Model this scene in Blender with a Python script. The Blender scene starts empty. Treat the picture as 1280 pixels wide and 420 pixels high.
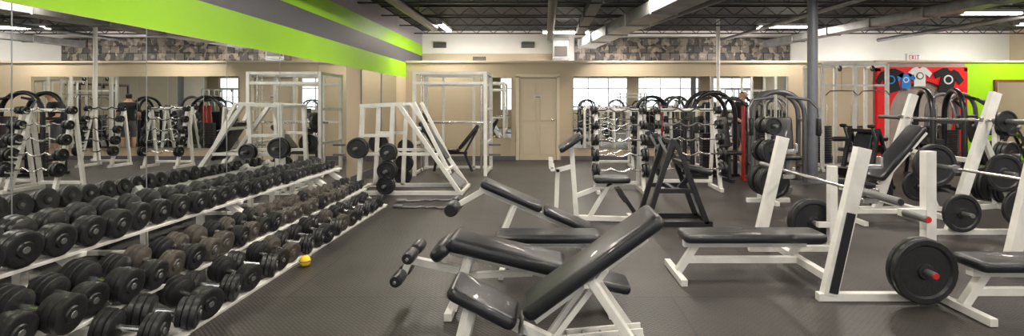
import bpy, bmesh, math, random
from mathutils import Vector, Matrix
random.seed(7)
scn = bpy.context.scene
COL = scn.collection
try:
    scn.view_settings.view_transform = 'Standard'
except Exception: pass

# ------------------------------------------------------------ materials
def mk(name, col, rough=0.5, metal=0.0, noise=0.0, nscale=8.0, bump=0.0, bscale=60.0, emit=0.0, coat=0.0):
    m = bpy.data.materials.new(name); m.use_nodes = True
    nt = m.node_tree; b = nt.nodes['Principled BSDF']
    b.inputs['Base Color'].default_value = (*col, 1)
    b.inputs['Roughness'].default_value = rough
    b.inputs['Metallic'].default_value = metal
    if coat: b.inputs['Coat Weight'].default_value = coat
    tc = nt.nodes.new('ShaderNodeTexCoord')
    if noise > 0:
        n = nt.nodes.new('ShaderNodeTexNoise'); n.inputs['Scale'].default_value = nscale
        n.inputs['Detail'].default_value = 5
        nt.links.new(tc.outputs['Object'], n.inputs['Vector'])
        r = nt.nodes.new('ShaderNodeMapRange')
        r.inputs['From Min'].default_value = 0.3; r.inputs['From Max'].default_value = 0.7
        r.inputs['To Min'].default_value = 1 - noise; r.inputs['To Max'].default_value = 1 + noise
        nt.links.new(n.outputs['Fac'], r.inputs['Value'])
        v = nt.nodes.new('ShaderNodeVectorMath'); v.operation = 'SCALE'
        v.inputs[0].default_value = col
        nt.links.new(r.outputs['Result'], v.inputs['Scale'])
        nt.links.new(v.outputs['Vector'], b.inputs['Base Color'])
    if bump > 0:
        n2 = nt.nodes.new('ShaderNodeTexNoise'); n2.inputs['Scale'].default_value = bscale
        nt.links.new(tc.outputs['Object'], n2.inputs['Vector'])
        bp = nt.nodes.new('ShaderNodeBump'); bp.inputs['Strength'].default_value = bump
        bp.inputs['Distance'].default_value = 0.01
        nt.links.new(n2.outputs['Fac'], bp.inputs['Height'])
        nt.links.new(bp.outputs['Normal'], b.inputs['Normal'])
    if emit:
        b.inputs['Emission Color'].default_value = (*col, 1)
        b.inputs['Emission Strength'].default_value = emit
    return m

WHITE = mk('white_powder_coat', (.70, .69, .655), .38, noise=.09)
VINYL = mk('black_vinyl', (.010, .011, .014), .34, bump=.2, bscale=140, coat=.15)
IRON = mk('black_iron', (.013, .013, .014), .42, noise=.3, nscale=20, bump=.2)
RUST = mk('worn_grey_iron', (.085, .075, .064), .5, metal=.3, noise=.35, nscale=25, bump=.3)
RUBBER = mk('black_rubber', (.012, .012, .013), .5)
CHROME = mk('brushed_chrome', (.62, .61, .6), .25, metal=1, noise=.1)
DULL = mk('dull_grey_metal', (.20, .20, .20), .45, metal=.6, noise=.15)
BLACKF = mk('black_frame_paint', (.012, .012, .014), .35)
GREYF = mk('silver_grey_frame', (.14, .14, .15), .35, metal=.3)
REDC = mk('red_plastic', (.50, .02, .015), .4)
BROWN = mk('brown_leather', (.16, .06, .03), .45, noise=.2)
BEIGE = mk('beige_wall_paint', (.50, .41, .29), .65, noise=.03, nscale=2)
BEIGE2 = mk('beige_door_paint', (.58, .49, .36), .5, noise=.02)
TRIMM = mk('trim_paint', (.64, .56, .43), .5, noise=.02)
WWALL = mk('offwhite_wall_paint', (.78, .75, .71), .7, noise=.04, nscale=1.5)
GREEN = mk('lime_green_paint', (.32, .66, .006), .5, noise=.03, nscale=2)
GSTR = mk('charcoal_stripe_paint', (.10, .10, .115), .5, noise=.03)
LGREY = mk('light_grey_paint', (.36, .34, .38), .6, noise=.03)
REDW = mk('red_wall_paint', (.74, .006, .012), .5, noise=.05)
PINK = mk('greyish_plaster', (.34, .30, .27), .7, noise=.08)
CEIL = mk('dark_ceiling_paint', (.016, .016, .019), .7, noise=.3, nscale=3)
JOIST = mk('dark_steel_joist', (.022, .022, .026), .5, metal=.1, noise=.2)
DUCT = mk('galvanised_duct', (.26, .26, .265), .42, metal=.5, noise=.25, nscale=5)
COLM = mk('grey_column_paint', (.17, .18, .21), .45, noise=.06)
TUBE = mk('fluorescent_tube', (1, .96, .88), .5, emit=16)
VENT = mk('vent_grille_metal', (.05, .04, .035), .5)
MIRR = mk('mirror_glass', (.82, .84, .83), 0.0, metal=1)
CLIP = mk('mirror_edge', (.30, .33, .33), .3, metal=.5)
BLUE = mk('blue_cotton', (.02, .20, .62), .8)
WCOT = mk('white_cotton', (.75, .75, .75), .8)
BCOT = mk('black_cotton', (.012, .012, .015), .85)
SKIN = mk('skin', (.55, .32, .22), .5)
HAIR = mk('dark_hair', (.03, .018, .01), .6)
YEL = mk('yellow_rubber', (.80, .52, .01), .4)
WFR = mk('window_frame_aluminium', (.5, .5, .5), .4, metal=.5)
STK = mk('weight_stack_steel', (.05, .05, .055), .35, metal=.5)
SHOE = mk('grey_shoe', (.25, .25, .27), .6)

# floor
FLOOR = bpy.data.materials.new('rubber_diamond_floor'); FLOOR.use_nodes = True
nt = FLOOR.node_tree; b = nt.nodes['Principled BSDF']
tc = nt.nodes.new('ShaderNodeTexCoord')
mp = nt.nodes.new('ShaderNodeMapping'); mp.inputs['Rotation'].default_value = (0, 0, math.radians(45))
nt.links.new(tc.outputs['Object'], mp.inputs['Vector'])
br = nt.nodes.new('ShaderNodeTexBrick'); br.inputs['Scale'].default_value = 14
br.inputs['Color1'].default_value = (1, 1, 1, 1); br.inputs['Color2'].default_value = (.8, .8, .8, 1)
br.inputs['Mortar'].default_value = (0, 0, 0, 1); br.inputs['Mortar Size'].default_value = .09
br.inputs['Mortar Smooth'].default_value = .6
br.inputs['Brick Width'].default_value = .9; br.inputs['Row Height'].default_value = .32
nt.links.new(mp.outputs['Vector'], br.inputs['Vector'])
tl = nt.nodes.new('ShaderNodeTexBrick'); tl.inputs['Scale'].default_value = 1
tl.inputs['Brick Width'].default_value = 1.83; tl.inputs['Row Height'].default_value = 1.22
tl.inputs['Mortar Size'].default_value = .008; tl.inputs['Color1'].default_value = (1, 1, 1, 1)
tl.inputs['Color2'].default_value = (.80, .80, .80, 1); tl.inputs['Mortar'].default_value = (.3, .3, .3, 1)
nt.links.new(tc.outputs['Object'], tl.inputs['Vector'])
nz = nt.nodes.new('ShaderNodeTexNoise'); nz.inputs['Scale'].default_value = 2.2; nz.inputs['Detail'].default_value = 7
nt.links.new(tc.outputs['Object'], nz.inputs['Vector'])
cr = nt.nodes.new('ShaderNodeValToRGB')
cr.color_ramp.elements[0].position = .3; cr.color_ramp.elements[0].color = (.036, .032, .029, 1)
cr.color_ramp.elements[1].position = .75; cr.color_ramp.elements[1].color = (.072, .063, .056, 1)
nt.links.new(nz.outputs['Fac'], cr.inputs['Fac'])
mx = nt.nodes.new('ShaderNodeMix'); mx.data_type = 'RGBA'; mx.blend_type = 'MULTIPLY'; mx.inputs['Factor'].default_value = 1
nt.links.new(cr.outputs['Color'], mx.inputs['A']); nt.links.new(tl.outputs['Color'], mx.inputs['B'])
mx2 = nt.nodes.new('ShaderNodeMix'); mx2.data_type = 'RGBA'; mx2.blend_type = 'MULTIPLY'; mx2.inputs['Factor'].default_value = .5
nt.links.new(mx.outputs['Result'], mx2.inputs['A']); nt.links.new(br.outputs['Color'], mx2.inputs['B'])
nt.links.new(mx2.outputs['Result'], b.inputs['Base Color'])
bp = nt.nodes.new('ShaderNodeBump'); bp.inputs['Strength'].default_value = .6; bp.inputs['Distance'].default_value = .004
nt.links.new(br.outputs['Color'], bp.inputs['Height']); nt.links.new(bp.outputs['Normal'], b.inputs['Normal'])
b.inputs['Roughness'].default_value = .43

# mural (collage of photographs)
MURAL = bpy.data.materials.new('photo_collage'); MURAL.use_nodes = True
nt = MURAL.node_tree; b = nt.nodes['Principled BSDF']
tc = nt.nodes.new('ShaderNodeTexCoord'); mp = nt.nodes.new('ShaderNodeMapping')
mp.inputs['Rotation'].default_value = (math.radians(90), 0, 0)
nt.links.new(tc.outputs['Object'], mp.inputs['Vector'])
br = nt.nodes.new('ShaderNodeTexBrick'); br.inputs['Scale'].default_value = 1
br.inputs['Brick Width'].default_value = .26; br.inputs['Row Height'].default_value = .2
br.inputs['Mortar Size'].default_value = .012; br.inputs['Color1'].default_value = (.30, .25, .21, 1)
br.inputs['Color2'].default_value = (.015, .015, .02, 1); br.inputs['Mortar'].default_value = (.008, .008, .008, 1)
br.inputs['Bias'].default_value = -.1
nt.links.new(mp.outputs['Vector'], br.inputs['Vector'])
nz = nt.nodes.new('ShaderNodeTexVoronoi'); nz.inputs['Scale'].default_value = 9
nt.links.new(tc.outputs['Object'], nz.inputs['Vector'])
bwn = nt.nodes.new('ShaderNodeRGBToBW'); nt.links.new(nz.outputs['Color'], bwn.inputs['Color'])
cr = nt.nodes.new('ShaderNodeValToRGB')
cr.color_ramp.elements[0].position = .50; cr.color_ramp.elements[0].color = (.010, .010, .010, 1)
cr.color_ramp.elements[1].position = .80; cr.color_ramp.elements[1].color = (.45, .36, .28, 1)
nt.links.new(bwn.outputs['Val'], cr.inputs['Fac'])
mx = nt.nodes.new('ShaderNodeMix'); mx.data_type = 'RGBA'; mx.inputs['Factor'].default_value = .5
nt.links.new(br.outputs['Color'], mx.inputs['A']); nt.links.new(cr.outputs['Color'], mx.inputs['B'])
nt.links.new(mx.outputs['Result'], b.inputs['Base Color'])

# ------------------------------------------------------------ mesh builder
class MB:
    def __init__(s): s.v = []; s.f = []; s.m = []; s.mats = []
    def mi(s, mat):
        if mat not in s.mats: s.mats.append(mat)
        return s.mats.index(mat)
    def add(s, vs, fs, mat):
        o = len(s.v); i = s.mi(mat)
        s.v.extend([tuple(v) for v in vs])
        for f in fs: s.f.append([o + k for k in f]); s.m.append(i)
    def box(s, c, d, mat, R=None):
        c = Vector(c); vs = []
        for x in (-.5, .5):
            for y in (-.5, .5):
                for z in (-.5, .5):
                    p = Vector((x * d[0], y * d[1], z * d[2]))
                    vs.append(c + (R @ p if R else p))
        s.add(vs, [(0, 1, 3, 2), (4, 6, 7, 5), (0, 4, 5, 1), (2, 3, 7, 6), (0, 2, 6, 4), (1, 5, 7, 3)], mat)
    def frame(s, d, up=(0, 0, 1)):
        d = Vector(d).normalized(); u = Vector(up)
        if abs(d.dot(u)) > .98: u = Vector((1, 0, 0))
        y = u.cross(d).normalized(); z = d.cross(y)
        return Matrix((d, y, z)).transposed()
    def bar(s, p1, p2, mat, w=.05, h=None, ext=0.0):
        p1 = Vector(p1); p2 = Vector(p2); d = p2 - p1
        s.box((p1 + p2) / 2, (d.length + 2 * ext, w, h or w), mat, s.frame(d))
    def lathe(s, p, axis, prof, mat, n=16):
        R = s.frame(axis); p = Vector(p); vs = []; fs = []
        for t, r in prof:
            r = max(r, .0004)
            for k in range(n):
                a = 2 * math.pi * k / n
                vs.append(p + R @ Vector((t, r * math.cos(a), r * math.sin(a))))
        m = len(prof)
        for i in range(m - 1):
            for k in range(n):
                k2 = (k + 1) % n
                fs.append((i * n + k, i * n + k2, (i + 1) * n + k2, (i + 1) * n + k))
        fs.append(tuple(range(n))[::-1]); fs.append(tuple((m - 1) * n + k for k in range(n)))
        s.add(vs, fs, mat)
    def cyl(s, p1, p2, r, mat, n=12, r2=None):
        d = Vector(p2) - Vector(p1)
        s.lathe(p1, d, [(0, r), (d.length, r if r2 is None else r2)], mat, n)
    def roller(s, p1, p2, r, mat):
        d = Vector(p2) - Vector(p1); L = d.length
        s.lathe(p1, d, [(0, .02), (0, r * .8), (.012, r * .95), (.03, r), (L - .03, r), (L - .012, r * .95), (L, r * .8), (L, .02)], mat, 18)
    def path(s, pts, r, mat, n=10):
        pts = [Vector(p) for p in pts]; vs = []; fs = []
        for i, p in enumerate(pts):
            d = (pts[min(i + 1, len(pts) - 1)] - pts[max(i - 1, 0)])
            R = s.frame(d, (0.01, 1, 0.013)) if abs(d.normalized().y) < .9 else s.frame(d, (1, 0.01, 0.013))
            for k in range(n):
                a = 2 * math.pi * k / n
                vs.append(p + R @ Vector((0, r * math.cos(a), r * math.sin(a))))
        for i in range(len(pts) - 1):
            for k in range(n):
                k2 = (k + 1) % n
                fs.append((i * n + k, i * n + k2, (i + 1) * n + k2, (i + 1) * n + k))
        fs.append(tuple(range(n))[::-1]); fs.append(tuple((len(pts) - 1) * n + k for k in range(n)))
        s.add(vs, fs, mat)
    def pad(s, p1, p2, W, T, mat=None, side=None, bev=.38):
        mat = mat or VINYL
        p1 = Vector(p1); p2 = Vector(p2); d = p2 - p1
        bm = bmesh.new(); bmesh.ops.create_cube(bm, size=1)
        for v in bm.verts: v.co = Vector((v.co.x * d.length, v.co.y * W, v.co.z * T))
        vert = [e for e in bm.edges if abs(e.verts[0].co.z - e.verts[1].co.z) > .5 * T]
        bmesh.ops.bevel(bm, geom=vert, offset=min(.045, W * .2), segments=3, affect='EDGES', profile=.5)
        hor = [e for e in bm.edges if len(e.link_faces) == 2 and e.calc_face_angle(0) > 1.2]
        bmesh.ops.bevel(bm, geom=hor, offset=T * bev, segments=3, affect='EDGES', profile=.5)
        R = s.frame(d)
        bm.verts.ensure_lookup_table()
        c = (p1 + p2) / 2
        s.add([c + R @ v.co for v in bm.verts], [[v.index for v in f.verts] for f in bm.faces], mat)
        bm.free()
    def plate(s, c, axis, R, t, mat=None, n=28):
        mat = mat or IRON; h = t / 2; hub = min(.05, R * .32)
        s.lathe(c, axis, [(-h, .012), (-h, hub), (-h * .4, hub * 1.1), (-h * .4, R * .76), (-h, R * .82), (-h, R * .96), (-h * .7, R),
                          (h * .7, R), (h, R * .96), (h, R * .82), (h * .4, R * .76), (h * .4, hub * 1.1), (h, hub), (h, .012)], mat, n)
    def build(s, name, loc=(0, 0, 0), rz=0, bevel=0.0):
        me = bpy.data.meshes.new(name); me.from_pydata(s.v, [], s.f)
        for m in s.mats: me.materials.append(m)
        me.polygons.foreach_set('material_index', s.m)
        bm = bmesh.new(); bm.from_mesh(me); bmesh.ops.recalc_face_normals(bm, faces=bm.faces); bm.to_mesh(me); bm.free()
        me.polygons.foreach_set('use_smooth', [True] * len(me.polygons))
        me.set_sharp_from_angle(angle=math.radians(35))
        ob = bpy.data.objects.new(name, me); COL.objects.link(ob)
        ob.location = loc; ob.rotation_euler = (0, 0, rz)
        if bevel:
            md = ob.modifiers.new('Bevel', 'BEVEL'); md.width = bevel; md.segments = 2; md.limit_method = 'ANGLE'
            md.angle_limit = math.radians(50); md.harden_normals = True
        return ob

def dup(ob, loc, rz=0):
    o = ob.copy(); COL.objects.link(o); o.location = loc; o.rotation_euler = (0, 0, rz); return o
def solid(name, x0, x1, y0, y1, z0, z1, mat):
    m = MB(); m.box(((x0 + x1) / 2, (y0 + y1) / 2, (z0 + z1) / 2), (x1 - x0, y1 - y0, z1 - z0), mat); return m.build(name)

# ------------------------------------------------------------ room shell
LX = -3.4; RX = 13.0; FY = -5.0; PY = 12.6; BY = 14.3; CZ = 3.42
solid('floor', LX - .2, RX + .2, FY - .2, BY + .2, -.1, 0, FLOOR)
solid('ceiling', LX - .2, RX + .2, FY - .2, BY + .2, CZ, CZ + .1, CEIL)
m = MB()
def band(z0, z1, mat):
    m.box((LX - .1, (FY + BY) / 2, (z0 + z1) / 2), (.2, BY - FY, z1 - z0), mat)
band(0, 2.03, BEIGE); band(2.03, 2.40, GREEN); band(2.40, 2.72, GSTR); band(2.72, 3.02, GREEN); band(3.02, CZ, LGREY)
m.build('wall_left')
solid('wall_right', RX, RX + .2, FY, BY, 0, CZ, BEIGE)
solid('wall_back', LX, RX, BY, BY + .2, 0, CZ, WWALL)
m = MB(); m.box(((LX + 8.1) / 2, PY + .08, 1.2), (8.1 - LX, .16, 2.4), BEIGE)
m.box(((LX + 8.1) / 2, PY + .07, 2.42), (8.1 - LX, .22, .05), TRIMM)
m.build('wall_partition')
m = MB(); m.box((9.24, PY + .08, 1.2), (2.24, .16, 2.4), PINK)
m.box((11.68, PY + .08, 1.2), (2.64, .16, 2.4), GREEN)
m.box(((8.12 + RX) / 2, PY + .07, 2.425), (RX - 8.12, .22, .05), BEIGE2)
m.build('wall_partition_right')
solid('trim_1', LX + .02, .45, BY - .03, BY, 2.45, 2.78, BEIGE)
m = MB(); wx = [(-2.6, 0.6), (1.4, 5.0), (5.6, 9.2), (9.8, 12.4)]; z0, z1 = 1.0, 2.95
m.box(((LX + RX) / 2, FY - .1, z0 / 2), (RX - LX, .2, z0), BEIGE)
m.box(((LX + RX) / 2, FY - .1, (z1 + CZ) / 2), (RX - LX, .2, CZ - z1), BEIGE)
prev = LX
for a, c in wx + [(RX, RX)]:
    if a > prev: m.box(((prev + a) / 2, FY - .1, (z0 + z1) / 2), (a - prev, .2, z1 - z0), BEIGE)
    prev = c
m.build('wall_front')
for i, (a, c) in enumerate(wx):
    m = MB(); n = max(2, round((c - a) / 1.2))
    for k in range(n + 1):
        x = a + .03 + (c - a - .06) * k / n; m.box((x, FY - .1, (z0 + z1) / 2), (.06, .08, z1 - z0), WFR)
    for z in (z0 + .03, z1 - .03, 2.3): m.box(((a + c) / 2, FY - .1, z), (c - a, .078, .06), WFR)
    m.build('window_%d' % (i + 1))
    L = bpy.data.lights.new('window_portal', 'AREA'); L.shape = 'RECTANGLE'; L.size = c - a; L.size_y = z1 - z0
    L.cycles.is_portal = True
    o = bpy.data.objects.new('window_portal', L); COL.objects.link(o); o.location = ((a + c) / 2, FY - .22, (z0 + z1) / 2)
    o.rotation_euler = (math.radians(90), 0, math.radians(180))
solid('baseboard_back', LX + .02, -.70, PY - .015, PY, 0, .1, GSTR)
solid('baseboard_back.001', .42, 8.1, PY - .015, PY, 0, .1, GSTR)
solid('baseboard_left', LX, LX + .012, 9, PY - .02, 0, .1, GSTR)

# roof joists, ducts
m = MB()
y = -4.2; JB = .20
while y < 14:
    for z in (CZ - .02, CZ - JB): m.box(((LX + RX) / 2, y, z), (RX - LX - .04, .06, .025), JOIST)
    x = LX + .1
    while x < RX - .5:
        m.bar((x, y, CZ - .03), (x + .22, y, CZ - JB), JOIST, .014); m.bar((x + .22, y, CZ - JB), (x + .44, y, CZ - .03), JOIST, .014); x += .44
    y += 1.35
m.build('roof_joists')
def duct(name, p1, p2, w, h, mat, seams=True):
    m = MB(); p1 = Vector(p1); p2 = Vector(p2); m.bar(p1, p2, mat, w, h)
    if seams:
        L = (p2 - p1).length; n = int(L / 1.2)
        for i in range(n + 1):
            q = p1 + (p2 - p1) * (i / n if n else 0); d = (p2 - p1).normalized() * .015
            m.bar(q - d, q + d, mat, w + .04, h + .04)
    return m.build(name, bevel=.01)
duct('air_duct', (1.15, 13.6, 2.98), (3.0, 2.0, 2.98), .46, .22, DUCT)
duct('air_duct', (6.2, 14.1, 3.04), (8.2, 2.0, 3.04), .34, .16, DUCT)
duct('air_duct', (.85, 12.0, 3.08), (.85, 2.0, 3.08), .2, .14, JOIST)
m = MB(); m.cyl((-2.45, 11.4, 3.08), (-2.45, 2, 3.08), .09, BLACKF, 18); m.cyl((.15, 13.3, 3.08), (.15, 2, 3.08), .08, JOIST, 18)
m.cyl((4.9, 14.1, 3.14), (5.8, 2, 3.14), .045, DUCT, 16); m.cyl((2.1, 11.0, 3.08), (3.9, 3, 3.08), .10, BLACKF, 18)
m.cyl((9.2, 14.1, 3.14), (10.6, 2, 3.14), .05, DUCT, 16)
for x in (-2.45, .15):
    for yy in (4, 7, 10): m.cyl((x, yy, 3.1), (x, yy, CZ), .008, JOIST, 6)
m.build('pipe_run')
m = MB(); m.box((.45, 13.9, 2.86), (.44, .36, .62), DUCT); m.box((.45, 13.7, 2.8), (.34, .04, .26), VENT)
for z in (2.6, 3.1): m.box((.45, 13.9, z), (.48, .40, .03), DUCT)
m.build('air_handler_unit', bevel=.01)
for x, z in ((-2.9, 3.02), (-.45, 3.02), (-1.8, 2.62)):
    m = MB(); m.box((x, BY - .045, z), (.36, .03, .15), VENT)
    for k in range(5): m.box((x, BY - .065, z - .055 + k * .027), (.33, .02, .008), DULL)
    m.build('wall_vent')
m = MB(); m.box((3.85, BY - .03, 2.86), (6.0, .05, .72), MURAL); m.build('photo_mural')

m = MB(); m.cyl((4.72, 9.0, .012), (4.72, 9.0, CZ), .085, COLM, 28); m.box((4.72, 9.0, .012), (.3, .3, .02), COLM)
m.box((4.72, 9, CZ - .02), (.3, .3, .03), COLM); m.build('steel_column')
m = MB(); m.cyl((4.2, 12.35, .01), (4.2, 12.35, CZ), .045, WWALL, 20); m.cyl((4.2, 12.35, 0), (4.2, 12.35, .05), .09, WWALL, 20); m.build('white_column')

# fluorescent fixtures
def fixture(x, y, along='y', L=1.2, e=70, z=3.2):
    m = MB(); s = (L, .14, .06) if along == 'x' else (.14, L, .06)
    m.box((0, 0, .03), s, WHITE)
    for o in (-.035, .035):
        if along == 'x': m.cyl((-L / 2 + .03, o, -.02), (L / 2 - .03, o, -.02), .020, TUBE, 8)
        else: m.cyl((o, -L / 2 + .03, -.02), (o, L / 2 - .03, -.02), .020, TUBE, 8)
    for q in (-L / 2 + .01, L / 2 - .01):
        m.box((q, 0, -.01) if along == 'x' else (0, q, -.01), (.02, .14, .06) if along == 'x' else (.14, .02, .06), WHITE)
    for q in (-.4, .4):
        p = (q, 0) if along == 'x' else (0, q)
        m.cyl((p[0], p[1], .05), (p[0], p[1], CZ - z), .006, JOIST, 6)
    m.build('fluorescent_light', (x, y, z))
    A = bpy.data.lights.new('fluorescent_lamp', 'AREA'); A.shape = 'RECTANGLE'; A.size = L; A.size_y = .14; A.energy = e
    A.color = (1, .915, .80)
    o = bpy.data.objects.new('fluorescent_lamp', A); COL.objects.link(o); o.location = (x, y, z - .045)
    if along == 'y': o.rotation_euler = (0, 0, math.radians(90))
E = 66
for (x, y, a) in [(-2.35, 12.1, 'y'), (.55, 12.9, 'x'), (1.95, 11.7, 'y'), (8.9, 10.2, 'x'), (5.6, 12.0, 'x'), (11.3, 11.6, 'x'),
                  (-1.5, 7.6, 'y'), (1.6, 7.8, 'y'), (4.6, 7.0, 'y'), (8.9, 6.5, 'y'),
                  (-1.6, 4.2, 'y'), (1.5, 4.4, 'y'), (4.6, 3.6, 'y'), (7.6, 3.6, 'y'), (11.2, 5.5, 'y'),
                  (-1.5, .6, 'y'), (1.6, .8, 'y'), (4.8, .2, 'y'), (9.0, .2, 'y'), (1.5, -2.8, 'y'), (7.0, -2.8, 'y')]:
    fixture(x, y, a, e=E)
for x in (-2.0, 1.4, 5.0, 8.4, 11.4):  # added fill lamps, hidden behind the partition to brighten the upper back wall
    m = MB(); m.box((0, 0, 0), (1.2, .12, .06), WHITE); m.cyl((-.56, .03, .045), (.56, .03, .045), .016, TUBE, 8)
    m.bar((0, 0, 0), (0, -.14, 0), WHITE, .05)
    m.build('added_fill_fixture', (x, PY + .34, 2.1))
    A = bpy.data.lights.new('added_fill_lamp', 'AREA'); A.shape = 'RECTANGLE'; A.size = 1.2; A.size_y = .12; A.energy = 24; A.color = (1, .95, .90)
    o = bpy.data.objects.new('added_fill_lamp', A); COL.objects.link(o); o.location = (x, PY + .40, 2.18); o.rotation_euler = (math.radians(112), 0, 0)

# ------------------------------------------------------------ mirrors
def wall_mirror_left(y0, y1, tilt):
    m = MB(); L = y1 - y0 - .012
    m.box((0, 0, 0), (.012, L, 1.90), MIRR)
    for s in (-1, 1): m.box((.0, s * (L / 2 + .004), 0), (.015, .006, 1.90), CLIP)
    m.build('wall_mirror', (LX + .016, (y0 + y1) / 2, 1.07), math.radians(tilt))
ys = [-.05, 1.05, 2.15, 3.25, 4.35, 5.45, 6.55, 7.65, 8.75]
tl_ = [0, .1, -.1, -.25, .0, .12, -.08, .1]
for i in range(8): wall_mirror_left(ys[i], ys[i + 1], tl_[i])
wall_mirror_left(9.5, 10.6, 0); wall_mirror_left(10.65, 11.7, 0)
def wall_mirror_back(x0, x1, z0, z1, t=0):
    m = MB(); L = x1 - x0 - .012
    m.box((0, 0, 0), (L, .012, z1 - z0), MIRR)
    for s in (-1, 1): m.box((s * (L / 2 + .004), 0, 0), (.006, .015, z1 - z0), CLIP)
    m.build('wall_mirror', ((x0 + x1) / 2, PY - .017, (z0 + z1) / 2), math.radians(t))
for i in range(6):
    wall_mirror_back(.72 + i * .88, .72 + (i + 1) * .88, .3, 2.06, [0, .1, -.1, .08, 0, .1][i])
wall_mirror_back(-1.36, -.80, .55, 2.03)

# door
m = MB(); x0, x1 = -.60, .30
m.box(((x0 + x1) / 2, PY - .021, 1.005), (x1 - x0, .04, 2.0), BEIGE2)
for z, h in ((.5, .7), (1.42, .9)):
    for xx in (x0 + .24, x1 - .24): m.box((xx, PY - .044, z), (.30, .012, h), BEIGE2)
m.box((x0 - .045, PY - .036, 1.035), (.08, .07, 2.06), TRIMM); m.box((x1 + .045, PY - .036, 1.035), (.08, .07, 2.06), TRIMM)
m.box(((x0 + x1) / 2, PY - .036, 2.07), (x1 - x0 + .17, .07, .08), TRIMM)
m.cyl((x1 - .08, PY - .04, 1.0), (x1 - .08, PY - .09, 1.0), .02, CHROME); m.lathe((x1 - .08, PY - .085, 1.0), (0, -1, 0), [(0, .015), (.01, .032), (.03, .034), (.045, .02)], CHROME)
m.box((-.15, PY - .06, 1.55), (.16, .02, .06), WCOT); m.box((-.15, PY - .072, 1.55), (.13, .006, .035), DULL)
m.build('door_1', bevel=.004)

# red arch surround
m = MB(); cx = 9.24; hw = 1.1; r = .80; zs = 1.1; zt = 2.28; N = 24
ins = [(cx - r, 0)] + [(cx - r * math.cos(math.pi * i / N), zs + r * 1.05 * math.sin(math.pi * i / N)) for i in range(N + 1)] + [(cx + r, 0)]
outs = []
for (x, z) in ins:
    if z == 0: outs.append((cx - hw if x < cx else cx + hw, 0)); continue
    dx, dz = x - cx, z - zs
    s1 = hw / abs(dx) if abs(dx) > 1e-6 else 1e9; s2 = (zt - zs) / dz if dz > 1e-6 else 1e9
    s_ = min(s1, s2); outs.append((cx + dx * s_, zs + dz * s_))
n = len(ins); vs = []
for yy in (PY - .10, PY - .004):
    vs += [(x, yy, z) for x, z in ins] + [(x, yy, z) for x, z in outs]
fs = []
for i in range(n - 1):
    fs.append((i, i + 1, n + i + 1, n + i)); fs.append((2 * n + i, 3 * n + i, 3 * n + i + 1, 2 * n + i + 1))
    fs.append((i, 2 * n + i, 2 * n + i + 1, i + 1)); fs.append((n + i, n + i + 1, 3 * n + i + 1, 3 * n + i))
m.add(vs, fs, REDW)
m.box((cx - hw + .04, PY - .052, zt - .05), (.08, .096, .1), REDW); m.box((cx + hw - .04, PY - .052, zt - .05), (.08, .096, .1), REDW)
m.build('red_arch_surround')
def shirt(x, z, mat, s=1.0, logo=WCOT, rot=0):
    out = [(-.20, -.32), (.20, -.32), (.20, .12), (.34, .0), (.43, .14), (.22, .33), (.09, .36), (.05, .32), (0, .30), (-.05, .32), (-.09, .36), (-.22, .33), (-.43, .14), (-.34, .0), (-.20, .12)]
    m = MB(); k = len(out)
    vs = [(a * s, -.02, c * s) for a, c in out] + [(a * s, .0, c * s) for a, c in out]
    m.add(vs, [tuple(range(k)), tuple(range(2 * k - 1, k - 1, -1))] + [(i, (i + 1) % k, k + (i + 1) % k, k + i) for i in range(k)], mat)
    m.cyl((0, -.021, .05 * s), (0, -.026, .05 * s), .13 * s, logo, 20)
    m.cyl((0, -.024, .05 * s), (0, -.030, .05 * s), .09 * s, mat, 16)
    o = m.build('tshirt_display', (x, PY - .105, z)); o.rotation_euler = (0, math.radians(rot), 0)
shirt(8.46, 1.93, BCOT, .84, BLUE, -16); shirt(9.16, 2.03, WCOT, .70, GSTR); shirt(9.84, 1.93, BCOT, .88, WCOT, 14)
shirt(8.82, 1.94, BLUE, .55)
m = MB(); m.box((0, 0, 0), (1.0, .05, 1.75), BROWN); m.box((0, -.028, 0), (.88, .012, 1.63), MIRR)
m.build('framed_mirror', (11.55, PY - .03, 1.1), bevel=.004)
# exit sign
m = MB(); m.box((0, 0, 0), (.38, .05, .2), WCOT)
def seg(x, z, w, h): m.box((x, -.028, z), (w, .008, h), REDC)
seg(-.14, 0, .014, .12); [seg(-.118, z, .05, .016) for z in (-.052, 0, .052)]
m.bar((-.07, -.028, -.055), (-.02, -.028, .055), REDC, .014); m.bar((-.07, -.028, .055), (-.02, -.028, -.055), REDC, .014)
seg(.025, 0, .016, .12); seg(.10, 0, .016, .12); seg(.10, .052, .08, .016)
m.build('exit_sign', (10.3, BY - .035, 2.68))

# ------------------------------------------------------------ dumbbell rack
YA, YB = 1.3, 6.95
tiers = [(-2.88, .54, 'top'), (-2.54, .26, 'mid'), (-2.26, .045, 'low')]
TILT = math.radians(10)
m = MB()
for (cx_, zr, _) in tiers:
    for s in (-1, 1):
        x = cx_ + s * .11; z = zr - s * .11 * math.sin(TILT)
        m.box((x, (YA + YB) / 2, z - .012), (.05, YB - YA, .022), WHITE, Matrix.Rotation(TILT, 3, 'Y'))
for yy in (1.45, 3.05, 4.65, 6.35, 6.85):
    m.bar((-2.16, yy, .035), (-3.2, yy, .022), WHITE, .05, .04)
    m.bar((-2.22, yy, .02), (-3.08, yy, .62), WHITE, .07, .05)
    m.bar((-3.12, yy, .02), (-3.12, yy, .60), WHITE, .05)
    for (cx_, zr, _) in tiers:
        m.bar((cx_ + .14, yy, zr - .055), (-3.10, yy, zr + .02 if zr > .1 else zr), WHITE, .04, .03)
m.build('dumbbell_rack', bevel=.003)
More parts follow.
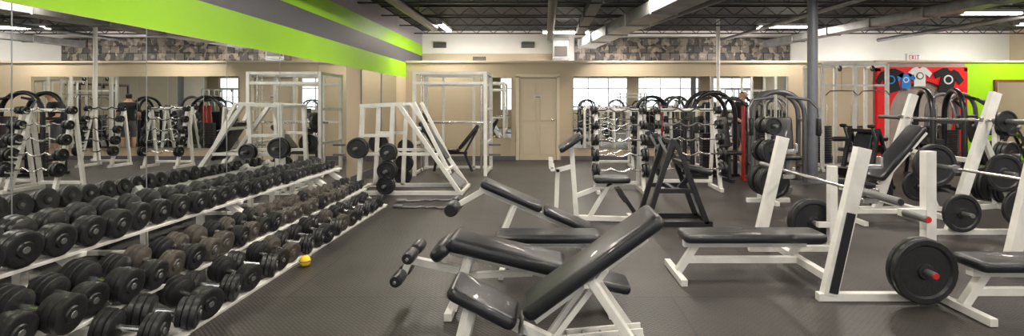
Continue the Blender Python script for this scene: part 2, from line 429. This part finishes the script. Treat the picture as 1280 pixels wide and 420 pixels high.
def dumbbell(m, c, r, hl, matH, tilt, yaw=0, n=20):
    ax = Matrix.Rotation(yaw, 3, 'Z') @ Vector((math.cos(tilt), 0, -math.sin(tilt)))
    c = Vector(c); g = .058
    m.cyl(c - ax * (g + .01), c + ax * (g + .01), .016, CHROME, 10)
    for s in (-1, 1):
        a = ax * s; p = c + a * g; k = hl / 3
        prof = [(0, .02), (0, r * .62), (.006, r * .72)]
        for j in range(3):
            t0 = .008 + j * k; rr = r * (1 if j else .9)
            prof += [(t0, rr * .93), (t0 + .004, rr), (t0 + k - .006, rr), (t0 + k - .002, rr * .93)]
        prof += [(hl + .008, r * .80), (hl + .003, r * .45), (hl + .012, r * .40), (hl + .012, .015)]
        m.lathe(p, a, prof, matH, n)
        m.lathe(p + a * (hl + .010), a, [(0, r * .2), (.006, r * .18)], DULL, 10)
def lerp(a, c, t): return a + (c - a) * t
for (cx_, zr, nm) in tiers:
    m = MB(); y = YA + .1
    while y < YB - .08:
        t = (y - YA) / (YB - YA)
        if nm == 'top': r = lerp(.118, .060, t ** .8)
        elif nm == 'mid': r = lerp(.118, .060, t ** .8)
        else: r = lerp(.105, .080, t)
        r *= random.uniform(.92, 1.05); hl = r * random.uniform(.9, 1.2)
        mat = IRON
        if nm == 'mid' and 3.3 < y < 6.3: mat = RUST if random.random() < .85 else IRON
        if nm == 'low' and random.random() < .1: mat = RUST
        if not (nm == 'low' and random.random() < .12):
            dumbbell(m, (cx_ + random.uniform(-.015, .015), y, zr + r + .004), r, hl, mat, TILT, random.uniform(-.09, .09) if nm != 'low' else random.uniform(-.35, .35), 6 if (nm == 'top' and t > .75) else 20)
        y += 2 * r + random.uniform(.004, .014) if nm != 'low' else 2 * r + random.uniform(.02, .07)
    m.build('dumbbell_row')
m = MB(); m.lathe((0, 0, -.055), (0, 0, 1), [(.055 - .055 * math.cos(math.pi * i / 12), .055 * math.sin(math.pi * i / 12)) for i in range(13)], YEL, 20)
m.lathe((0, 0, -.006), (0, 0, 1), [(0, .0555), (.006, .0565), (.012, .0555)], DULL, 20)
m.build('yellow_ball', (-2.09, 4.35, .056)).scale = (.85, .85, .85)
bpy.data.objects['yellow_ball'].location.z = .0475; bpy.data.objects['yellow_ball'].location.x = -2.03

# ------------------------------------------------------------ front incline bench
m = MB(); y = 0
m.pad((-.10, y, .295), (.60, y, .80), .31, .08)
m.pad((-.49, y, .43), (-.145, y, .25), .30, .07)
dn = Vector((.70, 0, .505)).normalized(); nn = Vector((dn.z, 0, -dn.x))
for s in (-.06, .06):
    p1 = Vector((-.08, s, .30)) + nn * .055; p2 = Vector((.50, s, .73)) + nn * .055; m.bar(p1, p2, WHITE, .03, .035)
m.box(Vector((.12, 0, .455)) + nn * .05, (.05, .18, .02), WHITE, m.frame(dn)); m.box(Vector((.40, 0, .66)) + nn * .05, (.05, .18, .02), WHITE, m.frame(dn))
m.bar((-.42, 0, .36), (-.12, 0, .19), WHITE, .05)
m.bar((-.38, -.07, .34), (-.45, -.14, .05), WHITE, .05); m.bar((-.38, .07, .34), (-.45, .14, .05), WHITE, .05)
m.bar((-.46, -.26, .027), (-.46, .26, .027), WHITE, .05)
m.bar((-.46, 0, .10), (.50, 0, .10), WHITE, .055)
m.bar((.55, -.28, .027), (.55, .28, .027), WHITE, .05)
for s in (-.10, .10):
    m.bar((.24, s, .48), (.55, s * 1.8, .03), WHITE, .05, .04)
    m.bar((.32, s * .9, .53), (.02, s * .6, .12), WHITE, .03)
m.bar((.22, -.12, .46), (.22, .12, .46), WHITE, .04)
m.bar((-.12, 0, .20), (.05, 0, .12), WHITE, .05)
for k in range(5): m.cyl((.0 + .09 * k + .12, -.045, .16), (.09 * k + .12, .045, .16), .009, DULL, 8)
m.bar((.08, .035, .14), (.52, .035, .18), WHITE, .012, .05); m.bar((.08, -.035, .14), (.52, -.035, .18), WHITE, .012, .05)
m.cyl((-.12, -.15, .215), (-.12, .15, .215), .014, DULL); m.cyl((.30, -.1, .53), (.30, .1, .53), .012, DULL)
for s in (-.27, .27): m.box((-.46, s, .025), (.06, .03, .05), RUBBER); m.box((.55, s * 1.05, .025), (.06, .03, .05), RUBBER)
m.build('incline_bench', (.0, 2.72, 0), bevel=.003)

# decline bench
m = MB()
m.pad((-.66, 0, .455), (.12, 0, .27), .33, .10); m.pad((-.765, 0, .35), (-.655, 0, .44), .33, .09)
m.pad((.135, 0, .225), (.56, 0, .135), .28, .06)
m.bar((-.66, 0, .38), (.50, 0, .095), WHITE, .055)
for s in (-.09, .09): m.bar((-.52, s, .37), (-.62, s * 2, .03), WHITE, .045)
m.bar((-.63, -.28, .027), (-.63, .28, .027), WHITE, .05)
m.bar((.42, -.25, .027), (.42, .25, .027), WHITE, .05); m.bar((.42, 0, .12), (.42, 0, .03), WHITE, .05)
m.bar((-.60, 0, .20), (-.10, 0, .22), WHITE, .04); m.bar((-.60, -.0, .24), (-.98, 0, .32), WHITE, .05)
m.bar((-.99, 0, .20), (-.91, 0, .38), WHITE, .045)
for (x, z, rr) in ((-.99, .22, .042), (-.91, .37, .042)):
    m.roller((x, -.19, z), (x, -.03, z), rr, VINYL); m.roller((x, .03, z), (x, .19, z), rr, VINYL); m.cyl((x, -.205, z), (x, .205, z), .012, CHROME)
m.build('decline_bench', (.02, 3.52, 0), bevel=.003)

# flat bench
m = MB()
m.pad((-.42, 0, .30), (.44, 0, .30), .28, .07)
m.bar((-.36, 0, .24), (.38, 0, .24), WHITE, .05)
for s in (-1, 1):
    m.bar((s * .30, 0, .23), (s * .36, 0, .04), WHITE, .05); m.bar((s * .36, -.2, .025), (s * .36, .2, .025), WHITE, .045)
m.build('flat_bench', (.02, 4.2, 0), bevel=.003)

# sit-up bench
m = MB()
m.pad((-.60, 0, .63), (-.02, 0, .38), .30, .07); m.pad((0, 0, .37), (.46, 0, .17), .30, .07)
m.bar((-.62, 0, .57), (.44, 0, .105), WHITE, .055)
for s in (-.1, .1): m.bar((-.28, s, .42), (-.44, s * 2, .03), WHITE, .045)
m.bar((-.45, -.27, .025), (-.45, .27, .025), WHITE, .05); m.bar((.44, -.25, .025), (.44, .25, .025), WHITE, .05)
m.bar((.42, 0, .12), (.44, 0, .03), WHITE, .05); m.bar((-.4, 0, .12), (.42, 0, .06), WHITE, .045)
m.bar((-.58, 0, .55), (-.84, 0, .40), WHITE, .05)
m.roller((-.86, -.25, .40), (-.86, -.03, .40), .065, VINYL); m.roller((-.86, .03, .40), (-.86, .25, .40), .065, VINYL)
m.build('sit_up_bench', (0, 4.95, 0), bevel=.003)

# ------------------------------------------------------------ flat bench press
def barbell(m, x, z, y0, y1, sleeve=.42):
    m.cyl((x, y0 + sleeve, z), (x, y1 - sleeve, z), .0145, CHROME, 12)
    for a, c in ((y0, y0 + sleeve), (y1 - sleeve, y1)):
        m.cyl((x, a, z), (x, c, z), .026, DULL, 16)
    for q in (y0 + sleeve, y1 - sleeve): m.cyl((x, q - .015, z), (x, q + .015, z), .04, DULL, 16)
    for q in (y0, y1): m.cyl((x, q - .004, z), (x, q + .004, z), .02, RUBBER, 12)
def bench_press(storage):
    m = MB()
    m.pad((1.10, -.08, .325), (2.22, -.08, .325), .29, .07)
    m.bar((1.12, -.08, .265), (2.10, -.08, .265), WHITE, .06)
    m.bar((1.22, -.08, .25), (1.08, -.08, .04), WHITE, .055); m.bar((1.06, -.34, .027), (1.06, .2, .027), WHITE, .05)
    m.bar((1.15, -.08, .13), (2.04, -.08, .13), WHITE, .05)
    for s in (-.6, .6):
        m.bar((2.00, s, .04), (2.24, s, 1.07), WHITE, .065, .10)
        m.bar((1.92, s, .028), (2.72 if storage else 2.5, s, .028), WHITE, .055)
        yy = s + (-.037 if s < 0 else .037)
        m.bar((2.015, yy, .06), (2.14, yy, .62), BLACKF, .012, .06)
        m.box((2.285, s, .70), (.10, .05, .035), CHROME); m.box((2.335, s, .74), (.02, .05, .09), CHROME)
        m.box((2.31, s, .94), (.10, .05, .03), CHROME); m.box((2.36, s, .97), (.02, .05, .08), CHROME)
        if not storage: continue
        m.bar((2.70, s, .03), (2.70, s, 1.05 if s < 0 else .8), WHITE, .07)
        o = -1 if s < 0 else 1
        m.bar((2.56, s, .25), (2.68, s, .25), WHITE, .05)
        for xx, z in ((2.57, .25),) + (((2.52, .62),) if s < 0 else ()):
            m.cyl((xx, s + o * .02, z), (xx, s + o * .24, z), .024, DULL, 14); m.cyl((xx, s + o * .242, z), (xx, s + o * .248, z), .022, REDC, 14)
        if s < 0: m.bar((2.50, s, .62), (2.68, s, .62), WHITE, .05)
        m.plate((2.57, s + o * .09, .25), (0, 1, 0), .222, .04); m.plate((2.57, s + o * .14, .25), (0, 1, 0), .222, .045)
    m.bar((2.05, -.57, .13), (2.05, .57, .13), WHITE, .055)
    m.bar((2.03, 0, .13), (2.1, 0, .27), WHITE, .05)
    return m.build('bench_press', bevel=.003)
bench_press(True).location = (0, 4.2, 0)
m = MB(); barbell(m, 2.30, .747, 3.30, 5.42); m.build('barbell')
bench_press(False).location = (1.72, 3.5, 0)
m = MB(); barbell(m, 4.02, .747, 2.80, 5.42); m.plate((4.02, 5.27, .747), (0, 1, 0), .222, .045)
m.build('barbell')

# incline bench press
m = MB()
for s in (-.6, .6):
    m.bar((4.22, s, .04), (4.70, s, 1.50), WHITE, .06, .10)
    m.bar((3.95, s, .028), (5.05, s, .028), WHITE, .055)
    m.bar((5.0, s, .03), (4.58, s, 1.0), WHITE, .05)
    o = -1 if s < 0 else 1
    m.box((4.60, s, 1.16), (.12, .05, .035), CHROME); m.box((4.555, s, 1.19), (.02, .05, .09), CHROME)
    for (x, z, r) in ((4.72, .66, .20), (4.85, .30, .20), (4.28, .24, .20))[0 if s < 0 else 1:]:
        m.cyl((x, s + o * .01, z), (x, s + o * .22, z), .024, DULL, 12)
        m.plate((x, s + o * .075 + (o * .06 if z < .4 and x > 4.5 else 0), z), (0, 1, 0), r, .04)
m.bar((4.26, -.57, .15), (4.26, .57, .15), WHITE, .055); m.bar((4.45, -.57, .78), (4.45, .57, .78), WHITE, .05)
m.pad((3.80, 0, .50), (4.32, 0, 1.12), .29, .075); m.pad((3.38, 0, .47), (3.74, 0, .43), .32, .075)
m.bar((3.86, 0, .44), (4.40, 0, 1.05), WHITE, .05); m.bar((3.40, 0, .40), (3.9, 0, .40), WHITE, .055)
m.bar((3.62, 0, .38), (3.55, 0, .04), WHITE, .055); m.bar((3.55, -.26, .027), (3.55, .26, .027), WHITE, .05); m.bar((3.58, 0, .12), (4.26, 0, .12), WHITE, .05)
m.bar((4.44, 0, .78), (4.2, 0, .84), WHITE, .05)
IB = m.build('incline_bench_press', (.08, 6.02, 0), bevel=.003)
m = MB(); barbell(m, 4.66, 1.205, 4.85, 7.1); m.plate((4.66, 5.16, 1.205), (0, 1, 0), .11, .03); m.build('barbell')

# ------------------------------------------------------------ preacher curl bench
m = MB()
m.pad((.10, 0, .84), (.36, 0, 1.02), .50, .06)
m.bar((.24, 0, .90), (.30, 0, .04), WHITE, .055); m.bar((.02, 0, .06), (.98, 0, .03), WHITE, .055)
m.bar((.06, -.2, .05), (.06, .2, .05), WHITE, .05); m.bar((.95, -.25, .027), (.95, .25, .027), WHITE, .05)
m.bar((.08, .0, .62), (.06, 0, .05), WHITE, .05); m.bar((.02, -.18, .64), (.02, .18, .64), WHITE, .05); m.box((.0, -.16, .69), (.05, .04, .1), WHITE); m.box((.0, .16, .69), (.05, .04, .1), WHITE)
m.bar((.06, 0, .60), (.28, 0, .66), WHITE, .05)
m.bar((.28, 0, .30), (.72, 0, .46), WHITE, .05); m.bar((.70, 0, .47), (.45, 0, .05), WHITE, .05)
m.pad((.50, 0, .50), (.92, 0, .50), .28, .07); m.bar((.50, 0, .45), (.86, 0, .45), WHITE, .045)
m.build('preacher_curl_bench', (.08, 6.0, 0), bevel=.003)

# black seated row machine
m = MB()
for s in (-.22, .22):
    m.bar((-.40, s, .03), (.42, s, .03), BLACKF, .055)
    m.bar((-.32, s, .03), (-.02, s, .98), BLACKF, .055); m.bar((.36, s, .03), (.10, s, .72), BLACKF, .055)
    m.bar((-.20, s, .40), (.24, s, .40), BLACKF, .05); m.bar((-.02, s, .98), (.12, s, .70), BLACKF, .045)
    m.bar((-.08, s, .80), (-.20, s, 1.02), DULL, .03); m.roller((-.22, s - .05, 1.03), (-.22, s + .05, 1.03), .03, RUBBER)
for p in ((-.38, .03), (.40, .03), (-.02, .95), (.10, .70), (.0, .40)): m.bar((p[0], -.22, p[1]), (p[0], .22, p[1]), BLACKF, .05)
m.pad((.12, 0, .66), (.46, 0, .58), .30, .07); m.pad((-.10, 0, .62), (.02, 0, .92), .28, .06)
m.bar((.1, 0, .4), (.28, 0, .58), BLACKF, .05)
m.bar((-.38, 0, .05), (-.55, 0, .30), BLACKF, .05); m.box((-.58, 0, .33), (.05, .36, .14), RUBBER, Matrix.Rotation(-.5, 3, 'Y'))
RM = m.build('seated_row_machine', (1.48, 6.0, 0), bevel=.003)

# fixed barbell racks
def bbrack(cx_, y_, w):
    m = MB()
    for s in (-1, 1):
        x = s * w / 2
        m.bar((x, .30, .03), (x, -.32, .03), WHITE, .055); m.bar((x, -.24, .03), (x, .10, 1.30), WHITE, .055)
        m.bar((x, .26, .03), (x, .10, 1.28), WHITE, .05)
        for i in range(5):
            z = .30 + i * .23; yy = -.24 + (z / 1.3) * .34
            m.bar((x, yy, z), (x, yy - .12, z + .035), WHITE, .03)
    for z in (.10, 1.28): m.bar((-w / 2, .10 if z > 1 else .22, z), (w / 2, .10 if z > 1 else .22, z), WHITE, .05)
    m.build('curl_barbell_rack', (cx_, y_, 0), bevel=.003)
    m = MB()
    for i in range(5):
        z = .36 + i * .23; yy = -.30 + (z / 1.3) * .34 - .03; L = w / 2 + .10; r = [.11, .10, .09, .075, .065][i]
        pts = [(-L, yy, z), (-.22, yy, z), (-.15, yy, z + .03), (-.05, yy, z - .02), (.05, yy, z - .02), (.15, yy, z + .03), (.22, yy, z), (L, yy, z)]
        m.path(pts, .014, CHROME, 8)
        for s in (-1, 1):
            m.plate((s * (L - .04), yy, z), (1, 0, 0), r, .045); m.plate((s * (L - .10), yy, z), (1, 0, 0), r * .95, .04)
    m.build('curl_barbell_set', (cx_, y_, 0))
bbrack(1.18, 8.1, .70); bbrack(2.32, 8.3, .92); bbrack(3.05, 11.3, .7); bbrack(1.5, 11.2, .8)

# ------------------------------------------------------------ hack squat (far left)
m = MB()
for s in (-.38, .38):
    m.bar((-1.0, s, .03), (.72, s, .03), WHITE, .06)
    m.bar((-.86, s, .03), (-.80, s, 1.36), WHITE, .06); m.bar((-.40, s, .03), (-.34, s, 1.36), WHITE, .06)
    m.bar((-.84, s, 1.35), (-.18, s, 1.38), WHITE, .055)
    m.bar((-.26, s, 1.38), (.66, s, .05), WHITE, .06); m.bar((-.06, s * .62, 1.40), (.50, s * .62, .30), WHITE, .05)
    m.bar((-.84, s, .62), (.22, s, .62), WHITE, .045); m.bar((-.84, s, .9), (-.36, s, .9), WHITE, .045)
    o = -1 if s < 0 else 1
    for (x, z, r) in ((-.84, .72, .16), (-.38, .66, .13), (-.40, .38, .15), (-.42, .16, .14)):
        m.cyl((x, s, z), (x, s + o * .26, z), .022, DULL); m.plate((x, s + o * .08, z), (0, 1, 0), r, .04); m.plate((x, s + o * .13, z), (0, 1, 0), r * .95, .04)
for (x, z) in ((-.8, 1.34), (-.3, 1.38), (-.95, .03), (.70, .03), (.02, 1.0), (.30, .60), (.46, .36)): m.bar((x, -.38, z), (x, .38, z), WHITE, .045)
m.pad((.0, 0, 1.10), (.40, 0, .50), .36, .07); m.box((.52, 0, .20), (.05, .6, .36), DULL, Matrix.Rotation(-.9, 3, 'Y'))
m.build('hack_squat_machine', (-1.95, 8.15, 0), bevel=.003)

# smith machine / power cage
m = MB(); w = .68
for s in (-1, 1):
    for t in (-.5, .5): m.bar((s * w, t, .0), (s * w, t, 2.0), WHITE, .065)
    for z in (.05, .62, 1.28, 1.97): m.bar((s * w, -.5, z), (s * w, .5, z), WHITE, .05)
    m.cyl((s * (w - .1), -.38, .06), (s * (w - .1), -.38, 1.96), .016, CHROME, 12)
    m.cyl((s * (w - .1), -.20, .08), (s * (w - .1), -.20, 1.96), .012, CHROME, 12)
    m.bar((s * (w - .36), .5, .0), (s * (w - .36), .5, 2.0), WHITE, .05)
    for z in (.35, .55): m.cyl((s * w, .1, z), (s * (w + .24), .1, z), .02, DULL)
    if s < 0: m.plate((s * (w - .16), -.38, 1.02), (1, 0, 0), .20, .045)
for t in (-.5, .5):
    for z in (1.97, 1.78): m.bar((-w, t, z), (w, t, z), WHITE, .055)
m.bar((-w, .5, .05), (w, .5, .05), WHITE, .05); m.bar((-w, .5, 1.0), (w, .5, 1.0), WHITE, .045)
m.cyl((-w - .1, -.38, 1.02), (w + .1, -.38, 1.02), .016, CHROME)
m.pad((-.45, .05, .45), (.1, .05, .45), .28, .07); m.pad((.1, .05, .48), (.48, .05, .95), .28, .07)
m.bar((-.40, .05, .39), (.25, .05, .39), BLACKF, .05); m.bar((-.35, .05, .38), (-.42, .05, .02), BLACKF, .05); m.bar((.2, .05, .38), (.35, .05, .02), BLACKF, .05); m.bar((.2, .05, .4), (.45, .05, .86), BLACKF, .04)
SM = m.build('smith_machine', (-1.80, 10.3, 0), bevel=.003)

m = MB(); m.path([(-.35, 0, .014), (-.15, 0, .014), (-.08, .06, .014), (0, 0, .014), (.08, .06, .014), (.15, 0, .014), (.35, 0, .014)], .013, DULL, 8)
m.cyl((-.45, 0, .026), (-.32, 0, .026), .024, DULL); m.cyl((.32, 0, .026), (.45, 0, .026), .024, DULL)
c1 = m.build('curl_bar', (-1.62, 7.25, 0), .15); dup(c1, (-1.55, 6.75, 0), -.1)

# ------------------------------------------------------------ selectorised machines
def stack(m, x, y, z0, n, w=.26, d=.16):
    for i in range(n): m.box((x, y, z0 + i * .05 + .022), (w, d, .042), STK)
    m.cyl((x - .07, y, z0), (x - .07, y, z0 + 1.25), .01, CHROME, 8); m.cyl((x + .07, y, z0), (x + .07, y, z0 + 1.25), .01, CHROME, 8)
def arch_machine(fr):
    m = MB()
    for s in (-.2, .2):
        pts = [(-.42, s, .03), (-.42, s, 1.15)] + [(-.0 - .42 * math.cos(a), s, 1.18 + .42 * math.sin(a)) for a in [math.pi * k / 12 for k in range(1, 12)]] + [(.42, s, 1.15), (.42, s, .03)]
        m.path(pts, .042, fr, 12); m.bar((-.5, s, .025), (.5, s, .025), fr, .06)
    for x in (-.42, .42):
        m.bar((x, -.2, .3), (x, .2, .3), fr, .05); m.bar((x, -.2, 1.1), (x, .2, 1.1), fr, .05)
    stack(m, 0, .05, .12, 14, .30); m.box((0, .05, .08), (.4, .3, .05), fr)
    m.bar((0, -.2, .03), (0, -1.0, .03), fr, .06); m.bar((0, -.85, .03), (0, -.80, .48), fr, .055)
    m.pad((0, -1.0, .52), (0, -.6, .52), .36, .07); m.pad((0, -.55, .58), (0, -.42, 1.15), .32, .07)
    for s in (-1, 1):
        m.path([(s * .1, -.3, 1.5), (s * .45, -.35, 1.45), (s * .55, -.5, 1.3), (s * .55, -.62, .9)], .025, fr); m.pad((s * .52, -.60, .85), (s * .52, -.60, 1.15), .12, .07)
    m.cyl((0, .05, .8), (0, .05, 1.58), .004, RUBBER, 6)
    return m
AM = arch_machine(GREYF).build('pec_fly_machine', (4.12, 9.1, 0), math.radians(-12), bevel=.002)
AB = arch_machine(BLACKF).build('chest_press_machine', (6.4, 8.3, 0), 1.2)
m = MB(); m.box((0, 0, .68), (.03, .36, 1.32), REDC); m.bar((0, -.25, .03), (0, .25, .03), REDC, .05); m.box((.022, 0, .7), (.012, .3, 1.2), BLACKF)
m.build('weight_shroud', (3.64, 9.35, 0), -.25, bevel=.01)

def cable_station(fr, n=3, w=.75, H=2.2):
    m = MB()
    for i in range(n + 1):
        x = i * w
        for t in (-.35, .35): m.bar((x, t, 0), (x, t, H), fr, .06)
        m.bar((x, -.42, .03), (x, .42, .03), fr, .06); m.bar((x, -.35, H - .03), (x, .35, H - .03), fr, .05)
    for t in (-.35, .35):
        m.bar((0, t, H), (n * w, t, H), fr, .06)
    m.bar((0, .35, .06), (n * w, .35, .06), fr, .05); m.bar((0, -.35, H * .8), (n * w, -.35, H * .8), fr, .04)
    for i in range(n):
        xc = (i + .5) * w; stack(m, xc, .2, .12, 16); m.cyl((xc, .2, .9), (xc, .2, H), .004, RUBBER, 6)
        m.box((xc, .2, .08), (.36, .3, .05), fr)
        m.cyl((xc - .012, -.40, H - .1), (xc + .012, -.40, H - .1), .06, RUBBER, 18); m.bar((xc, -.35, H), (xc, -.40, H - .1), fr, .03)
        m.cyl((xc, -.46, H - .1), (xc, -.46, 1.65), .004, RUBBER, 6)
        m.path([(xc - .32, -.46, 1.55), (xc - .24, -.46, 1.64), (xc, -.46, 1.65), (xc + .24, -.46, 1.64), (xc + .32, -.46, 1.55)], .013, CHROME, 8)
        m.pad((xc, -.9, .48), (xc, -.55, .48), .30, .07); m.bar((xc, -.72, .45), (xc, -.72, .03), fr, .05); m.bar((xc, -.95, .027), (xc, -.35, .027), fr, .05)
        m.roller((xc - .22, -.52, .68), (xc + .22, -.52, .68), .05, VINYL); m.bar((xc, -.52, .45), (xc, -.52, .66), fr, .04)
    return m
cable_station(WHITE, 2, .66).build('cable_station', (5.68, 10.8, 0), bevel=.002)
CS = cable_station(WHITE).build('cable_station', (12.3, -3.6, 0), math.pi, bevel=.002)
dup(CS, (9.6, 7.6, 0), -.5)
LPD = cable_station(BLACKF, 2).build('lat_pulldown_machine', (11.9, 3.0, 0), 1.57, bevel=.002)

m = MB(); m.bar((0, 0, .03), (0, 0, 1.2), WHITE, .06); m.bar((-.3, 0, .03), (.3, 0, .03), WHITE, .06); m.bar((0, -.3, .03), (0, .3, .03), WHITE, .06)
for z, r in ((.30, .222), (.72, .17), (1.08, .12)):
    for s in (-1, 1):
        m.cyl((0, s * .03, z), (0, s * .28, z), .022, DULL)
        for k in range(3): m.plate((0, s * (.07 + .05 * k), z), (0, 1, 0), r, .04)
PT = m.build('weight_plate_tree', (3.15, 7.2, 0), bevel=.003)
dup(PT, (6.0, 6.8, 0), .3)

m = MB()
for s in (-.35, .35):
    m.bar((-.9, s, .03), (1.0, s, .03), WHITE, .06); m.bar((-.1, s, .25), (.95, s, 1.30), WHITE, .06); m.bar((.9, s, .03), (.9, s, 1.25), WHITE, .06)
    m.cyl((.0, s * .8, .45), (.85, s * .8, 1.28), .02, CHROME)
    o = 1 if s > 0 else -1
    m.cyl((.45, s, .9), (.45, s + o * .3, .9), .024, DULL)
    for k in range(3): m.plate((.45, s + o * (.07 + .05 * k), .9), (0, 1, 0), .222, .04)
for x in (-.85, .95): m.bar((x, -.35, .03), (x, .35, .03), WHITE, .06)
m.bar((.92, -.35, 1.27), (.92, .35, 1.27), WHITE, .05)
m.box((.35, 0, .80), (.05, .6, .45), DULL, Matrix.Rotation(.78, 3, 'Y')); m.pad((-.85, 0, .70), (-.40, 0, .25), .42, .09); m.pad((-.38, 0, .24), (-.05, 0, .30), .42, .08)
m.bar((-.85, 0, .6), (-.6, 0, .05), WHITE, .05)
LP = m.build('leg_press_machine', (7.2, 4.7, 0), -.4, bevel=.003)
dup(RM, (5.2, 8.3, 0), .5); dup(RM, (7.15, 9.6, 0), 1.2); dup(AM, (8.9, 11.2, 0), .2); dup(RM, (10.3, 11.3, 0), -.5)
dup(AB, (3.2, 9.9, 0), .1); dup(AM, (9.0, 5.2, 0), .9)
dup(AM, (3.9, -2.2, 0), math.pi); dup(AB, (2.3, -2.4, 0), math.pi - .2); dup(AM, (5.7, -2.2, 0), math.pi); dup(AB, (7.5, -2.3, 0), math.pi)
dup(LP, (9.0, 2.4, 0), 2); dup(SM, (.1, -3.2, 0)); dup(LP, (11.2, .6, 0), 1.5); dup(SM, (5.0, -4.0, 0)); dup(RM, (3.2, .2, 0), 2); dup(RM, (5.5, .4, 0), 1)

# ------------------------------------------------------------ person
def person(loc, rz):
    J = {}; E_ = []
    def a(n, co, r, par=None):
        J[n] = (co, r)
        if par: E_.append((par, n))
    a('pel', (0, 0, .92), .15)
    a('waist', (0, -.01, 1.06), .135, 'pel'); a('chest', (0, -.04, 1.26), .15, 'waist'); a('ush', (0, -.07, 1.38), .11, 'chest')
    a('neck', (0, -.10, 1.46), .055, 'ush'); a('hd0', (0, -.125, 1.53), .07, 'neck'); a('hd1', (0, -.135, 1.60), .088, 'hd0'); a('hd2', (0, -.13, 1.66), .078, 'hd1')
    for s, n in ((1, 'R'), (-1, 'L')):
        a('sh' + n, (s * .17, -.06, 1.37), .065, 'ush'); a('el' + n, (s * .24, -.06, 1.10), .045, 'sh' + n); a('wr' + n, (s * .20, -.28, .98), .028, 'el' + n)
        a('pm' + n, (s * .19, -.35, .97), .032, 'wr' + n)
        for k in range(4):
            f = 'f%d' % k + n; o = (k - 1.5) * .021
            a(f, (s * (.19 + o), -.395, .965), .010, 'pm' + n); a(f + 'b', (s * (.188 + o), -.425 - .006 * (k in (1, 2)), .94), .009, f)
        a('th' + n, (s * .15, -.35, .985), .011, 'pm' + n); a('thb' + n, (s * .135, -.385, .985), .009, 'th' + n)
        a('hp' + n, (s * .09, 0, .86), .10, 'pel'); a('kn' + n, (s * .12, -.03, .49), .062, 'hp' + n); a('cf' + n, (s * .12, .01, .33), .056, 'kn' + n)
        a('an' + n, (s * .12, .02, .09), .038, 'cf' + n); a('to' + n, (s * .135, -.15, .045), .038, 'an' + n)
    names = list(J); me = bpy.data.meshes.new('p'); bm = bmesh.new(); ly = bm.verts.layers.skin.verify(); vs = {}
    for n in names:
        v = bm.verts.new(J[n][0]); v[ly].radius = (J[n][1], J[n][1]); v[ly].use_root = (n == 'pel'); vs[n] = v
    for p, n in E_: bm.edges.new((vs[p], vs[n]))
    bm.to_mesh(me); bm.free()
    ob = bpy.data.objects.new('person_tmp', me); COL.objects.link(ob)
    ob.modifiers.new('s', 'SKIN'); sd = ob.modifiers.new('d', 'SUBSURF'); sd.levels = 2
    dg = bpy.context.evaluated_depsgraph_get(); me2 = bpy.data.meshes.new_from_object(ob.evaluated_get(dg)); bpy.data.objects.remove(ob)
    me2.materials.clear()
    for mm in (SKIN, BCOT, GSTR, SHOE, HAIR): me2.materials.append(mm)
    for p in me2.polygons:
        c = p.center; i = 0
        if c.z < .075: i = 3
        elif c.z < .5: i = 0
        elif c.z < .93 and c.y > -.2: i = 2
        elif c.z < 1.43 and c.y > -.22 and not (abs(c.x) > .16 and c.z < 1.17): i = 1
        elif c.z > 1.63 or (c.z > 1.52 and c.y > -.11): i = 4
        p.material_index = i; p.use_smooth = True
    body = bpy.data.objects.new('body', me2); COL.objects.link(body)
    m = MB()
    for s in (-1, 1):
        m.lathe((s * .03, -.215, 1.595), (0, -1, 0), [(0, .004), (.004, .011), (.010, .009), (.013, .002)], WCOT, 10)
        m.lathe((s * .03, -.226, 1.595), (0, -1, 0), [(0, .005), (.003, .004)], HAIR, 8)
        m.lathe((s * .083, -.125, 1.58), (s, 0, 0), [(0, .02), (.01, .026), (.018, .018)], SKIN, 10)
    m.lathe((0, -.205, 1.565), (0, -1, -.15), [(0, .017), (.02, .014), (.03, .006)], SKIN, 8); m.box((0, -.205, 1.532), (.045, .012, .01), REDC)
    face = m.build('face_features')
    e = bpy.data.objects.new('person', None); COL.objects.link(e); e.location = loc; e.rotation_euler = (0, 0, rz)
    for o in (body, face): o.parent = e
person((4.4, 11.6, 0), .5)

# ------------------------------------------------------------ world & camera
w = bpy.data.worlds.new('World'); scn.world = w; w.use_nodes = True
w.node_tree.nodes['Background'].inputs['Color'].default_value = (.93, .97, 1, 1)
w.node_tree.nodes['Background'].inputs['Strength'].default_value = 4.5
cam = bpy.data.cameras.new('camera'); co = bpy.data.objects.new('camera', cam); COL.objects.link(co)
co.location = (0, 0, 1.38); co.rotation_euler = (math.radians(90), 0, 0)
cam.sensor_width = 36; cam.lens = 18.0; cam.shift_x = -40 / 1280; cam.shift_y = -80 / 1280; cam.clip_start = .05; cam.clip_end = 200
scn.camera = co
